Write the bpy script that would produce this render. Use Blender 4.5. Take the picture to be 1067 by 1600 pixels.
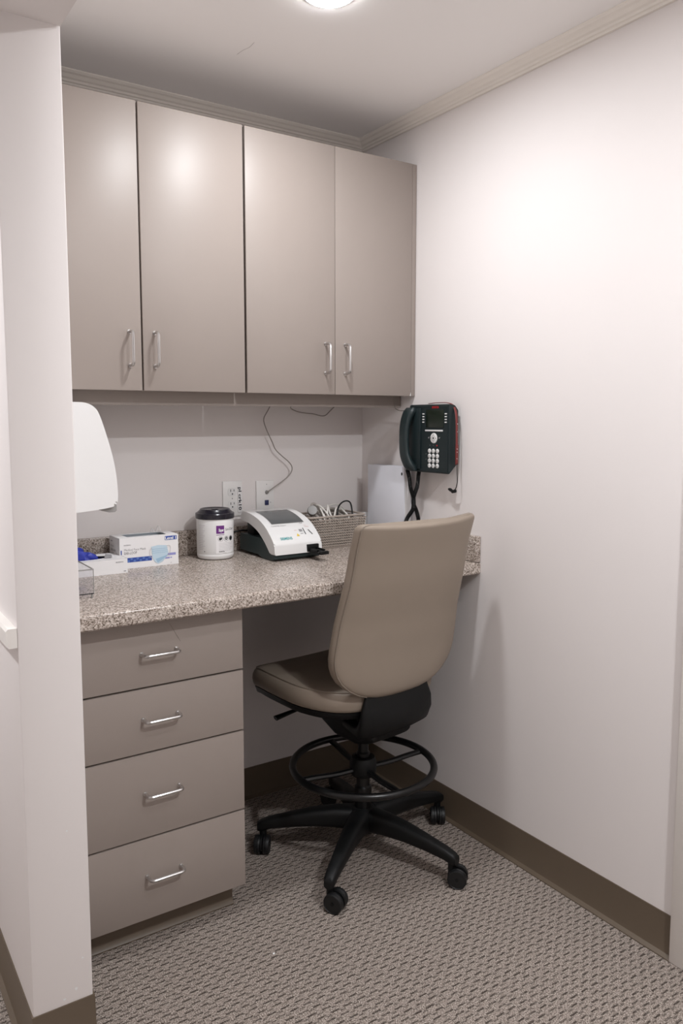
import bpy, bmesh, math, random
from mathutils import Vector, Matrix
random.seed(7)
PI = math.pi
S = bpy.context.scene
C = S.collection
for o in list(bpy.data.objects): bpy.data.objects.remove(o)

# ------------------------------------------------------------------ camera
YAW, PITCH, FPX, CYK = 0.5883, 0.1008, 1230.4, 779.83
cam_d = bpy.data.cameras.new('camera'); cam = bpy.data.objects.new('camera', cam_d); C.objects.link(cam)
fw = Vector((math.sin(YAW)*math.cos(PITCH), math.cos(YAW)*math.cos(PITCH), -math.sin(PITCH)))
rt = Vector((math.cos(YAW), -math.sin(YAW), 0)); up = rt.cross(fw)
m = Matrix((rt, up, -fw)).transposed().to_4x4(); m.translation = Vector((-1.7418, -2.4683, 1.3665))
cam.matrix_world = m
cam_d.sensor_fit = 'VERTICAL'; cam_d.sensor_height = 36.0; cam_d.lens = FPX/1600*36
cam_d.shift_y = (CYK-800)/1600; cam_d.clip_start = 0.02
S.camera = cam

# ------------------------------------------------------------------ world, exposure
w = bpy.data.worlds.new('world'); S.world = w; w.use_nodes = True
w.node_tree.nodes['Background'].inputs[0].default_value = (0.9, 0.92, 1, 1)
w.node_tree.nodes['Background'].inputs[1].default_value = 0.02
S.view_settings.view_transform = 'Standard'; S.view_settings.look = 'None'
S.view_settings.gamma = 1.0; S.view_settings.use_curve_mapping = False
S.view_settings.exposure = -0.10
LAMP = {'alcove': 9.2, 'mid': 4.6, 'room': 30.5, 'passage': 28.5}    # watts of the ceiling lamps
LCOL = (.955, .975, 1.0); SPREAD = 178      # colour and beam angle of the ceiling lamps
GLOW = 60.0

# ------------------------------------------------------------------ materials
def lin(c): return tuple(((v/255)/12.92 if v/255 <= .04045 else ((v/255+.055)/1.055)**2.4) for v in c)+(1,)
class N:
    def __init__(s, name):
        s.m = bpy.data.materials.new(name); s.m.use_nodes = True; s.t = s.m.node_tree
        s.b = s.t.nodes['Principled BSDF']
    def n(s, typ, ins=None, **kw):
        x = s.t.nodes.new(typ)
        for k, v in kw.items(): setattr(x, k, v)
        for k, v in (ins or {}).items(): s.i(x, k, v)
        return x
    def i(s, x, k, v):
        if isinstance(v, bpy.types.NodeSocket): s.t.links.new(v, x.inputs[k])
        else: x.inputs[k].default_value = v
    def ramp(s, fac, stops):
        r = s.n('ShaderNodeValToRGB', {'Fac': fac}); e = r.color_ramp.elements
        while len(e) < len(stops): e.new(.5)
        for q, (p, c) in zip(e, stops): q.position = p; q.color = lin(c) if len(c) == 3 else c
        return r.outputs['Color']
    def math(s, op, a, b=0.0, c=0.0):
        x = s.n('ShaderNodeMath', operation=op); s.i(x, 0, a); s.i(x, 1, b); s.i(x, 2, c); return x.outputs[0]
    def mix(s, f, a, b):
        x = s.n('ShaderNodeMix', data_type='RGBA'); s.i(x, 0, f); s.i(x, 6, a); s.i(x, 7, b); return x.outputs[2]
    def obj(s): return s.n('ShaderNodeTexCoord').outputs['Object']
    def geo(s): return s.n('ShaderNodeNewGeometry').outputs['Position']
    def noise(s, vec, scale, detail=2.0, rough=.5):
        return s.n('ShaderNodeTexNoise', {'Vector': vec, 'Scale': scale, 'Detail': detail, 'Roughness': rough}).outputs['Fac']
    def bump(s, h, strength=.2, dist=.001):
        x = s.n('ShaderNodeBump', {'Strength': strength, 'Distance': dist, 'Height': h}); s.i(s.b, 'Normal', x.outputs[0])
def mat(name, col, rough=.5, metal=0.0, var=.04, vscale=30, bump=0.0, bscale=200, spec=.5, coat=0.0):
    k = N(name); p = k.geo(); c = lin(col)
    f = k.noise(p, vscale, 3)
    lo = tuple(max(0, v*(1-var)) for v in c[:3])+(1,); hi = tuple(min(1, v*(1+var)) for v in c[:3])+(1,)
    k.i(k.b, 'Base Color', k.mix(f, lo, hi)); k.b.inputs['Roughness'].default_value = rough
    k.b.inputs['Metallic'].default_value = metal; k.b.inputs['Specular IOR Level'].default_value = spec
    k.b.inputs['Coat Weight'].default_value = coat
    if bump: k.bump(k.noise(p, bscale, 2), bump, .001)
    return k.m
def m_carpet():
    k = N('carpet'); p = k.geo()
    sx = k.n('ShaderNodeSeparateXYZ', {0: p})
    d1 = k.math('SUBTRACT', k.noise(p, 26, 2), .5); d2 = k.math('SUBTRACT', k.noise(p, 90, 2), .5)
    # rows of raised stitches running along x; each row is a half stitch further, the furrow steps between rows
    X = k.math('ADD', sx.outputs[0], k.math('MULTIPLY', d1, .012))
    Y = k.math('ADD', sx.outputs[1], k.math('MULTIPLY', d2, .004))
    L, H = .037, .0185
    st = k.math('FRACT', k.math('DIVIDE', k.math('ADD', X, k.math('MULTIPLY', k.math('FLOOR', k.math('DIVIDE', Y, H)), .0135)), L))
    step = k.math('GREATER_THAN', st, .62)
    v = k.math('FRACT', k.math('ADD', k.math('DIVIDE', Y, H), k.math('MULTIPLY', step, .33)))
    dl = k.math('ABSOLUTE', k.math('SUBTRACT', v, .5))
    u = k.math('ABSOLUTE', k.math('SUBTRACT', st, .31))
    furrow = k.n('ShaderNodeMapRange', {0: dl, 1: .05, 2: .165, 3: 1.0, 4: 0.0}, clamp=True).outputs[0]
    length = k.n('ShaderNodeMapRange', {0: u, 1: .27, 2: .40, 3: 1.0, 4: .62}, clamp=True).outputs[0]
    fr = k.math('MULTIPLY', k.math('MULTIPLY', furrow, length), k.n('ShaderNodeMapRange', {0: k.noise(p, 60, 2), 1: .35, 2: .55, 3: .55, 4: 1.0}, clamp=True).outputs[0])
    yarn = k.noise(p, 330, 2, .65)
    c = k.ramp(yarn, [(.34, (82, 73, 67)), (.5, (150, 138, 129)), (.66, (214, 203, 194))])
    big = k.noise(p, 5, 2)
    c = k.mix(k.math('MULTIPLY', big, .25), c, lin((140, 129, 123)))
    c = k.mix(k.math('MULTIPLY', fr, .82), c, lin((50, 42, 37)))
    k.i(k.b, 'Base Color', c); k.b.inputs['Roughness'].default_value = .95; k.b.inputs['Specular IOR Level'].default_value = .1
    h = k.math('SUBTRACT', k.math('MULTIPLY', yarn, .5), fr)
    k.bump(h, .8, .004)
    return k.m
def m_granite():
    k = N('granite_laminate'); p = k.geo()
    v1 = k.n('ShaderNodeTexVoronoi', {'Vector': p, 'Scale': 360.0}).outputs['Color']
    f1 = k.n('ShaderNodeSeparateColor', {0: v1}).outputs[0]
    n1 = k.noise(p, 165, 4, .7); n2 = k.noise(p, 700, 2, .6)
    f = k.math('ADD', k.math('MULTIPLY', f1, .34), k.math('ADD', k.math('MULTIPLY', n1, .75), k.math('MULTIPLY', n2, .3)))
    f = k.math('SUBTRACT', f, .21)
    c = k.ramp(f, [(.24, (74, 62, 54)), (.36, (124, 111, 100)), (.47, (166, 153, 143)), (.60, (195, 183, 174)), (.76, (226, 217, 209))])
    k.i(k.b, 'Base Color', c); k.b.inputs['Roughness'].default_value = .27
    k.bump(n1, .06, .001)
    return k.m
def m_emit(name, col, st):
    k = N(name); k.i(k.b, 'Base Color', (.9, .9, .9, 1)); k.i(k.b, 'Emission Color', col); k.b.inputs['Emission Strength'].default_value = st
    f = k.noise(k.obj(), 4); k.i(k.b, 'Roughness', k.math('ADD', k.math('MULTIPLY', f, .1), .4)); return k.m
def m_clear(name):
    k = N(name); t = k.t; t.nodes.remove(k.b); out = t.nodes['Material Output']
    tr = k.n('ShaderNodeBsdfTransparent'); k.i(tr, 0, lin((252, 252, 253)))
    gl = k.n('ShaderNodeBsdfGlossy'); k.i(gl, 'Roughness', k.math('ADD', k.math('MULTIPLY', k.noise(k.geo(), 20), .04), .05))
    fr = k.n('ShaderNodeLayerWeight'); k.i(fr, 'Blend', .12)
    mx = k.n('ShaderNodeMixShader'); k.i(mx, 0, k.math('ADD', k.math('MULTIPLY', fr.outputs['Facing'], .2), .015)); k.i(mx, 1, tr.outputs[0]); k.i(mx, 2, gl.outputs[0]); t.links.new(mx.outputs[0], out.inputs[0])
    return k.m
WALL = mat('wall_paint', (233, 227, 225), .75, var=.015, vscale=3, bump=.05, bscale=160, spec=.3)
CEIL = mat('ceiling_paint', (250, 247, 245), .85, var=.015, vscale=2, bump=.04, bscale=120, spec=.2)
TRIMW = mat('white_gloss_trim', (236, 231, 226), .4, var=.01, spec=.4)
CROWN = mat('cream_trim', (244, 238, 230), .5, var=.015)
BASEB = mat('brown_vinyl_base', (101, 88, 74), .42, var=.05, vscale=8)
LAM = mat('taupe_laminate', (154, 143, 136), .44, var=.02, vscale=6, bump=.05, bscale=300, spec=.45)
LAMIN = mat('cabinet_inner', (96, 86, 78), .7)
STEEL = mat('brushed_nickel', (205, 203, 202), .28, 1.0, var=.03, vscale=120)
CARPET = m_carpet(); GRAN = m_granite()
VINYL = mat('taupe_vinyl', (145, 132, 119), .5, var=.03, vscale=12, bump=.10, bscale=500, spec=.35)
VSEAM = mat('taupe_vinyl_welt', (134, 122, 110), .5)
BLK = mat('black_plastic', (13, 14, 15), .48, var=.1, spec=.3)
BLKM = mat('black_metal', (10, 11, 12), .3, var=.1, spec=.5)
TYRE = mat('caster_tyre', (15, 16, 18), .5, var=.1)
WPL = mat('white_plastic', (230, 229, 228), .3, var=.01, spec=.5)
WPLATE = mat('white_wall_plate', (236, 234, 232), .35, var=.01)
CARD = mat('white_card', (238, 236, 236), .55, var=.015)
CARDIN = mat('grey_card_inside', (150, 148, 150), .8)
BLUE = mat('print_blue', (48, 78, 160), .5); BLUEL = mat('print_mid_blue', (92, 124, 190), .5)
MASKB = mat('print_mask_blue', (196, 217, 231), .5); MASKD = mat('print_mask_shade', (160, 193, 216), .5)
LILAC = mat('print_lilac', (150, 150, 205), .5); PURP = mat('print_purple', (106, 42, 124), .5)
INK = mat('print_black', (30, 30, 34), .5); GREYINK = mat('print_grey', (150, 148, 150), .5); GREYL = mat('print_pale_grey', (196, 192, 194), .5)
TEAL = mat('print_teal', (58, 158, 160), .5); YEL = mat('print_yellow', (228, 196, 60), .5); RED = mat('print_red', (200, 40, 44), .5)
WINK = mat('print_white', (240, 240, 240), .5)
NITR = mat('blue_nitrile', (44, 57, 160), .45, var=.12, vscale=80)
NAVY = mat('dark_lid_plastic', (30, 28, 38), .25, var=.05, spec=.6)
GREEND = mat('dark_green_grey_plastic', (42, 56, 58), .42, var=.05)
PHONE = mat('phone_dark_plastic', (27, 38, 40), .42, var=.06, spec=.4)
PHONE2 = mat('phone_handset_plastic', (30, 42, 44), .36, var=.06, spec=.5)
LCD = mat('phone_lcd', (24, 34, 26), .2, var=.05)
SCRN = mat('grey_touch_screen', (92, 94, 95), .22, var=.02)
GREYP = mat('grey_plastic', (150, 148, 146), .4, var=.03)
LGREY = mat('light_grey_shell', (196, 196, 197), .38, var=.01)
BASK = mat('basket_plastic', (168, 156, 146), .55, var=.05, vscale=60)
GCORD = mat('grey_cord', (150, 142, 136), .5); WCORD = mat('white_cord', (226, 222, 216), .45); LCORD = mat('pale_grey_cord', (176, 170, 164), .5)
REDS = mat('red_strap', (112, 42, 40), .5, var=.12, vscale=150)
CLEAR = m_clear('clear_acrylic')
PAPER = mat('bluish_white_paper', (226, 227, 234), .45, var=.01)
CRACK2 = mat('scratch_line', (92, 82, 75), .7)
CRACK = mat('crack_line', (150, 142, 136), .9)

# ------------------------------------------------------------------ mesh helpers
OFF = {}
def setp(o, label=None, cat=None, group=None, kind=None):
    if label: o['label'] = label
    if cat: o['category'] = cat
    if group: o['group'] = group
    if kind: o['kind'] = kind
    return o
def thing(name, label, cat, loc=(0, 0, 0), rz=0.0, group=None):
    o = bpy.data.objects.new(name, None); C.objects.link(o); o.location = loc; o.rotation_euler = (0, 0, rz)
    o.empty_display_size = .05
    OFF[o.name] = Vector(loc) if rz == 0 else Vector((0, 0, 0))
    return setp(o, label, cat, group)
def obj(name, bm, mt, parent=None, label=None, kind=None, ang=35, smooth=True):
    me = bpy.data.meshes.new(name)
    if parent is not None:
        off = OFF[parent.name]; bmesh.ops.translate(bm, verts=bm.verts, vec=-off)
    bmesh.ops.recalc_face_normals(bm, faces=bm.faces)
    bm.to_mesh(me); bm.free()
    if smooth:
        for p in me.polygons: p.use_smooth = True
        me.set_sharp_from_angle(angle=math.radians(ang))
    me.materials.append(mt)
    o = bpy.data.objects.new(name, me); C.objects.link(o)
    if parent is not None: o.parent = parent; OFF[o.name] = OFF[parent.name]
    else: OFF[o.name] = Vector((0, 0, 0))
    return setp(o, label, kind=kind)
def B(): return bmesh.new()
def box(bm, x0, x1, y0, y1, z0, z1, bev=0.0, seg=2):
    t = bmesh.new()
    vs = [t.verts.new((x, y, z)) for x in (x0, x1) for y in (y0, y1) for z in (z0, z1)]
    for f in ((0, 1, 3, 2), (4, 6, 7, 5), (0, 4, 5, 1), (2, 3, 7, 6), (0, 2, 6, 4), (1, 5, 7, 3)): t.faces.new([vs[i] for i in f])
    bmesh.ops.recalc_face_normals(t, faces=t.faces)
    if bev: bmesh.ops.bevel(t, geom=t.edges[:], offset=bev, segments=seg, profile=.5, affect='EDGES')
    merge(bm, t); return bm
def merge(bm, t, M=None):
    mp = {}
    for v in t.verts: mp[v] = bm.verts.new(M @ v.co if M else v.co)
    for f in t.faces:
        try: bm.faces.new([mp[v] for v in f.verts])
        except ValueError: pass
    t.free()
def bx(*a, **k): return box(B(), *a, **k)
def loft(bm, rings, closed=True, cap=True):
    R = [[bm.verts.new(p) for p in r] for r in rings]; n = len(R[0])
    for a, b in zip(R, R[1:]):
        for i in range(n if closed else n-1):
            j = (i+1) % n; bm.faces.new((a[i], a[j], b[j], b[i]))
    if cap and closed: bm.faces.new(R[0][::-1]); bm.faces.new(R[-1])
    return bm
def smoothpts(pts, k=6):
    P = [Vector(p) for p in pts]; P = [2*P[0]-P[1]]+P+[2*P[-1]-P[-2]]; out = []
    for i in range(1, len(P)-2):
        for s in range(k):
            t = s/k; a, b, c, d = P[i-1:i+3]
            out.append(.5*((2*b)+(c-a)*t+(2*a-5*b+4*c-d)*t*t+(3*b-a-3*c+d)*t**3))
    out.append(P[-2]); return out
def tube(bm, pts, r, seg=8, closed=False, sx=1.0, sy=1.0, upv=None):
    P = [Vector(p) for p in pts]; n = len(P); rings = []; u = None
    for i, p in enumerate(P):
        if closed: t = (P[(i+1) % n]-P[i-1]).normalized()
        else: t = (P[min(i+1, n-1)]-P[max(i-1, 0)]).normalized()
        if upv is not None: u = Vector(upv)
        elif u is None: u = Vector((0, 0, 1)) if abs(t.z) < .9 else Vector((1, 0, 0))
        u = (u-t*u.dot(t)).normalized(); v = t.cross(u)
        rr = r(i/(n-1)) if callable(r) else r
        rings.append([p+u*(math.cos(a)*rr*sx)+v*(math.sin(a)*rr*sy) for a in [2*PI*k/seg for k in range(seg)]])
    if closed: loft(bm, rings+[rings[0]], cap=False); bmesh.ops.remove_doubles(bm, verts=bm.verts, dist=1e-6)
    else: loft(bm, rings)
    return bm
def lathe(bm, prof, seg=40, ctr=(0, 0, 0), M=None):
    t = B(); c = Vector(ctr); cols = []
    for r, z in prof:
        if r < 1e-6: cols.append([t.verts.new((0, 0, z))])
        else: cols.append([t.verts.new((r*math.cos(2*PI*k/seg), r*math.sin(2*PI*k/seg), z)) for k in range(seg)])
    for a, b in zip(cols, cols[1:]):
        for k in range(seg):
            j = (k+1) % seg
            q = [a[k % len(a)], a[j % len(a)], b[j % len(b)], b[k % len(b)]]
            q = list(dict.fromkeys(q))
            if len(q) > 2: t.faces.new(q)
    merge(bm, t, (Matrix.Translation(c) @ M) if M else Matrix.Translation(c)); return bm
def prism(bm, poly, fn, a, b):
    """poly in 2D, fn(u,v,w)->world, extruded from w=a to w=b"""
    A = [bm.verts.new(fn(u, v, a)) for u, v in poly]; D = [bm.verts.new(fn(u, v, b)) for u, v in poly]; n = len(poly)
    for i in range(n): j = (i+1) % n; bm.faces.new((A[i], A[j], D[j], D[i]))
    bm.faces.new(A[::-1]); bm.faces.new(D); return bm
def sgnpow(v, e): return math.copysign(abs(v)**e, v)
def selip(a, b, n, seg): return [(a*sgnpow(math.cos(t), 2/n), b*sgnpow(math.sin(t), 2/n)) for t in [2*PI*k/seg for k in range(seg)]]
# print: flat marks laid on a surface; fn(u,v) -> world point just proud of the surface
def quad(bm, u0, v0, u1, v1, fn, n=1):
    for k in range(n):
        a, b = u0+(u1-u0)*k/n, u0+(u1-u0)*(k+1)/n
        bm.faces.new([bm.verts.new(fn(*q)) for q in ((a, v0), (b, v0), (b, v1), (a, v1))])
    return bm
def poly2(bm, pts, fn): bm.faces.new([bm.verts.new(fn(u, v)) for u, v in pts]); return bm
def disc2(bm, u, v, r, fn, seg=20, ri=0.0, ry=1.0):
    o = [bm.verts.new(fn(u+r*math.cos(2*PI*k/seg), v+r*ry*math.sin(2*PI*k/seg))) for k in range(seg)]
    if ri:
        i = [bm.verts.new(fn(u+ri*math.cos(2*PI*k/seg), v+ri*ry*math.sin(2*PI*k/seg))) for k in range(seg)]
        for k in range(seg): j = (k+1) % seg; bm.faces.new((o[k], o[j], i[j], i[k]))
    else: bm.faces.new(o)
    return bm
def text(bm, s, h, u, v, fn, align='LEFT', rot=0.0, bold=0.0, shear=0.0, width=None):
    cu = bpy.data.curves.new('t', 'FONT'); cu.body = s; cu.size = 1; cu.align_x = align; cu.offset = bold; cu.shear = shear; cu.resolution_u = 2
    o = bpy.data.objects.new('t', cu); me = bpy.data.meshes.new_from_object(o)
    k = h/.70; ks = k
    if width and me.vertices:
        xs = [q.co.x for q in me.vertices]; ks = width/max(1e-6, max(xs)-min(xs))
    c, sn = math.cos(rot), math.sin(rot); vs = []
    for q in me.vertices:
        x, y = q.co.x*ks, q.co.y*k; vs.append(bm.verts.new(fn(u+x*c-y*sn, v+x*sn+y*c)))
    for p in me.polygons:
        try: bm.faces.new([vs[i] for i in p.vertices])
        except ValueError: pass
    bpy.data.objects.remove(o); bpy.data.curves.remove(cu); bpy.data.meshes.remove(me); return bm
STUFFY = {'small_print', 'side_print', 'band_pattern', 'key_icons', 'key_marks', 'symbols', 'slots', 'slot_marks', 'mask_shade', 'ear_loop', 'lilac_strip'}
def printed(name, bm, mt, parent, label=None):
    me = bpy.data.meshes.new(name); bmesh.ops.translate(bm, verts=bm.verts, vec=-OFF[parent.name]); bm.to_mesh(me); bm.free()
    me.materials.append(mt); o = bpy.data.objects.new(name, me); C.objects.link(o); o.parent = parent; OFF[o.name] = OFF[parent.name]
    return setp(o, label, kind='stuff' if name in STUFFY else None)

# ------------------------------------------------------------------ the setting
ZC = 2.375; XP, XPL, YP, HB = -1.301, -1.4265, -0.825, 0.1116
YR, XL, YF = -4.3, -3.1, 2.3          # rear wall, far left wall, end of the side passage
def struct(name, bm, mt, **k): return obj(name, bm, mt, kind='structure', **k)
struct('floor', bx(XL-.1, .12, YR-.1, YF+.1, -.1, 0), CARPET)
struct('ceiling', bx(XL-.1, .12, YR-.1, YF+.1, ZC, ZC+.1), CEIL)
struct('wall_back', bx(XP, .12, 0, .12, 0, ZC), WALL)
struct('wall_right', bx(0, .12, YR, 0, 0, ZC), WALL)
wl = struct('wall_left', bx(XPL, XP, YP, YF, 0, ZC, bev=.004), WALL)
struct('wall_rear', bx(XL-.1, .12, YR-.1, YR, 0, ZC), WALL)
struct('wall_far_left', bx(XL-.1, XL, YR, YF, 0, ZC), WALL)
struct('wall_passage_end', bx(XL, XPL, YF, YF+.1, 0, ZC), WALL)
struct('trim_1', bx(XPL, XP, YR, YP, 2.125, ZC), WALL)          # header carried on from the partition
# chips of paint near the foot of the partition's end
for (cx, cz, r) in ((-1.337, .139, .004), (-1.362, .125, .003), (-1.321, .205, .0022), (-1.345, .50, .002)):
    b = B(); poly2(b, [(cx+r*random.uniform(.6, 1.5)*math.cos(a), cz+r*random.uniform(.6, 1.3)*math.sin(a)) for a in [k*PI/4 for k in range(8)]], lambda u, v: (u, YP-.0004, v))
    printed('paint_chip', b, WINK, wl)
# vinyl cove base
def cove(name, ring_pts, closed=False):
    prof = [(0, HB), (.003, HB), (.0045, .024), (.008, .010), (.018, .003), (.018, 0), (0, 0)]
    P = [Vector(p+(0,)) for p in ring_pts]; n = len(P); rings = []
    for i, p in enumerate(P):
        ds = []
        if i > 0: ds.append((P[i]-P[i-1]).normalized())
        if i < n-1: ds.append((P[i+1]-P[i]).normalized())
        ns = [Vector((d.y, -d.x, 0)) for d in ds]       # outward = right of the walking direction
        nn = sum(ns, Vector()); nn = nn/nn.length; nn = nn/max(.3, nn.dot(ns[0]))
        rings.append([p+nn*q+Vector((0, 0, z)) for q, z in prof])
    return struct(name, loft(B(), rings), BASEB)
cove('baseboard_right', [(0, 0), (0, -1.375)])
cove('baseboard_back', [(-.81, 0), (0, 0)])
cove('baseboard_left', [(XPL, YF), (XPL, YP), (XP, YP), (XP, -.60)][::1])
# small crown moulding
crown = [(0, 2.345), (.008, 2.345), (.011, 2.350), (.017, 2.351), (.020, 2.356), (.028, 2.358), (.036, 2.365), (.044, 2.367), (.050, 2.372), (.050, ZC), (0, ZC)]
struct('trim_2', prism(B(), crown, lambda u, v, w_: (w_, -u, v), XP, 0), CROWN, ang=20)
struct('trim_3', prism(B(), crown, lambda u, v, w_: (-u, w_, v), 0, YR), CROWN, ang=20)
# door and casing in the right wall
cas = B(); box(cas, -.018, 0, -1.465, -1.375, 0, 2.11, bev=.003); box(cas, -.018, 0, -2.375, -2.285, 0, 2.11, bev=.003); box(cas, -.018, 0, -2.285, -1.465, 2.02, 2.11, bev=.003)
struct('trim_4', cas, TRIMW)
d1 = struct('door_1', bx(-.006, .02, -2.283, -1.467, .008, 2.018, bev=.002), TRIMW)
kb = B(); lathe(kb, [(0, 0), (.026, 0), (.026, .006), (.012, .01), (.012, .03), (.026, .042), (.028, .055), (.018, .066), (0, .067)], 24, (-.006, -2.21, .95), Matrix.Rotation(-PI/2, 4, 'Y'))
obj('door_knob', kb, STEEL, d1)
# chair rail on the passage side of the partition
rail = [(0, .910), (.016, .910), (.021, .915), (.021, .945), (.017, .950), (0, .950)]
struct('trim_5', prism(B(), rail, lambda u, v, w_: (XPL-u, w_, v), YP+.001, YF), TRIMW)
# hairline crack in the ceiling
b = B(); cp = smoothpts([(-.707, -.394, 0), (-.704, -.43, 0), (-.698, -.45, 0), (-.700, -.484, 0)], 5)
for p, q in zip(cp, cp[1:]): b.faces.new([b.verts.new((t.x+s, t.y, ZC-.0003)) for t, s in ((p, -.0005), (q, -.0005), (q, .0005), (p, .0005))])
printed('hairline_crack', b, CRACK, bpy.data.objects['ceiling'])

# ------------------------------------------------------------------ ceiling lamps
DIFF = m_emit('lamp_diffuser', LCOL+(1,), GLOW)
def downlight(x, y, key, label):
    t = thing('recessed_ceiling_light', label, 'ceiling light', (x, y, ZC), group='recessed ceiling lights')
    obj('trim_ring', lathe(B(), [(.0585, 0), (.066, 0), (.066, -.001), (.064, -.0022), (.061, -.0026), (.0585, -.002), (.0585, 0)], 48, (x, y, ZC)), WPL, t)
    obj('diffuser', lathe(B(), [(0, -.010), (.03, -.0097), (.048, -.0085), (.055, -.006), (.058, -.003), (.058, -.0005), (0, -.0005)], 40, (x, y, ZC)), DIFF, t)
    ld = bpy.data.lights.new('lamp_'+key, 'AREA'); ld.shape = 'DISK'; ld.size = .11; ld.energy = LAMP[key]; ld.color = LCOL; ld.spread = math.radians(SPREAD)
    lo = bpy.data.objects.new('lamp_'+key, ld); C.objects.link(lo); lo.parent = t; lo.location = (0, 0, -.0115)   # shines down out of the diffuser
downlight(-.665, -.800, 'alcove', 'round glowing ceiling light above the alcove and office chair')
downlight(-.665, -1.90, 'mid', 'round ceiling light in front of the door in the side wall')
downlight(-.665, -2.55, 'room', 'round ceiling light beyond the side wall door, nearest the rear wall')
downlight(-2.25, -.20, 'passage', 'round ceiling light over the passage behind the partition')

# ------------------------------------------------------------------ wall cabinets
def pull(bm, p, along, out, L=.092, proj=.03, r=.0043):
    p, a, o = Vector(p), Vector(along), Vector(out); k = .011
    def bend(s):
        c = p+a*(s*(L/2-k))+o*(proj-k)
        return [c+a*(s*k*math.sin(t))+o*(k*math.cos(t)) for t in [i*PI/2/5 for i in range(6)]]
    pts = [p-a*(L/2)]+bend(-1)[::-1]+bend(1)+[p+a*(L/2)]
    tube(bm, pts, r, 10)
    for s in (-1, 1):
        e = p+a*(s*L/2); tube(bm, [e, e+o*.002], r*1.35, 10)
    return bm
ZB, ZT, YD = 1.4465, 2.2203, -.319
def wall_cabinet(x0, x1, doors, hx, label, filler=None):
    t = thing('wall_cabinet', label, 'cabinet', ((x0+x1)/2, -.15, ZB), group='wall cabinets over the counter')
    bd = B(); th = .016; yb, y0 = -.003, -.298; zb = ZB+.006; zt = ZT-.001
    box(bd, x0, x0+th, y0, yb, zb, zt); box(bd, x1-th, x1, y0, yb, zb, zt); box(bd, x0+th, x1-th, y0, yb, zb, zb+th); box(bd, x0+th, x1-th, y0, yb, zt-th, zt); box(bd, x0+th, x1-th, yb-.006, yb, zb+th, zt-th)
    obj('body', bd, LAM, t)
    obj('light_rail', bx(x0-.0014, x1+.0014 if x1 < -.1 else x1-.001, -.240, -.224, 1.408, zb-.0005), LAM, t)
    for (a, b_), h in zip(doors, hx):
        d = obj('door', bx(a, b_, YD, -.2995, ZB, ZT, bev=.0012), LAM, t)
        obj('handle', pull(B(), (h, YD, 1.5605), (0, 0, 1), (0, -1, 0)), STEEL, d, label='brushed metal bar handle')
    if filler: obj('filler_strip', bx(filler[0], filler[1], -.3175, -.285, ZB, ZT, bev=.0008), LAM, t)
    return t
wall_cabinet(-1.298, -.6555, [(-1.2965, -.974), (-.9692, -.6558)], [-1.0075, -.9355], 'taupe two-door wall cabinet on the left, above the face mask box')
c2 = wall_cabinet(-.6525, -.002, [(-.6486, -.3338), (-.3318, -.0200)], [-.3695, -.2945], 'taupe two-door wall cabinet on the right, touching the side wall above the phone', (-.0187, -.0015))
b = B(); poly2(b, [(-.0206, ZB+.0005), (-.0206, ZB+.014), (-.0222, ZB+.009), (-.0250, ZB+.0015)], lambda u, v: (u, YD-.0005, v)); printed('chipped_corner', b, WINK, c2, 'white chipped lower corner of the door')

# ------------------------------------------------------------------ drawer cabinet and counter
t = thing('drawer_cabinet', 'taupe base cabinet with four drawers under the counter', 'cabinet', (-1.055, -.3, 0))
bd = B(); box(bd, -1.298, -.814, -.573, -.004, .079, .8745); obj('body', bd, LAM, t)
tk = B(); box(tk, -1.298, -.827, -.535, -.01, 0, .0785); obj('toe_kick', tk, LAM, t)
cv = B(); prism(cv, [(0, .0785), (.002, .0785), (.003, .022), (.006, .010), (.012, .003), (.012, 0), (0, 0)], lambda u, v, w_: (w_, -.535-u, v), -1.298, -.827); obj('cove_strip', cv, BASEB, t)
for z0, z1, hz in ((.6962, .8735, .782), (.5261, .6912, .6125), (.3003, .5211, .4175), (.079, .2953, .195)):
    d = obj('drawer', bx(-1.297, -.812, -.5935, -.5735, z0, z1, bev=.0012), LAM, t)
    obj('handle', pull(B(), (-1.046, -.5935, hz), (1, 0, 0), (0, -1, 0)), STEEL, d, label='brushed metal bar handle')
b = B(); quad(b, 0, 0, 1, 1, lambda u, v: (-1.017+.028*u+.0006*v, -.5939, .849-.050*u)); b.faces.ensure_lookup_table(); printed('scratch', b, CRACK2, t)
t = thing('countertop', 'brown speckled stone-look laminate counter with low backsplash', 'countertop', (-.65, -.33, .876))
pr = [(0, .876), (-.652, .876), (-.656, .880), (-.656, .904), (-.6545, .9095), (-.650, .9132), (-.644, .914), (0, .914)]
obj('slab', prism(B(), pr, lambda u, v, w_: (w_, u, v), XP+.001, -.001), GRAN, t)
obj('backsplash', bx(XP+.001, -.001, -.019, -.001, .9142, .9975, bev=.002), GRAN, t)
obj('side_splash', bx(-.019, -.001, -.6555, -.0195, .9152, .9975, bev=.002), GRAN, t)

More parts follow.
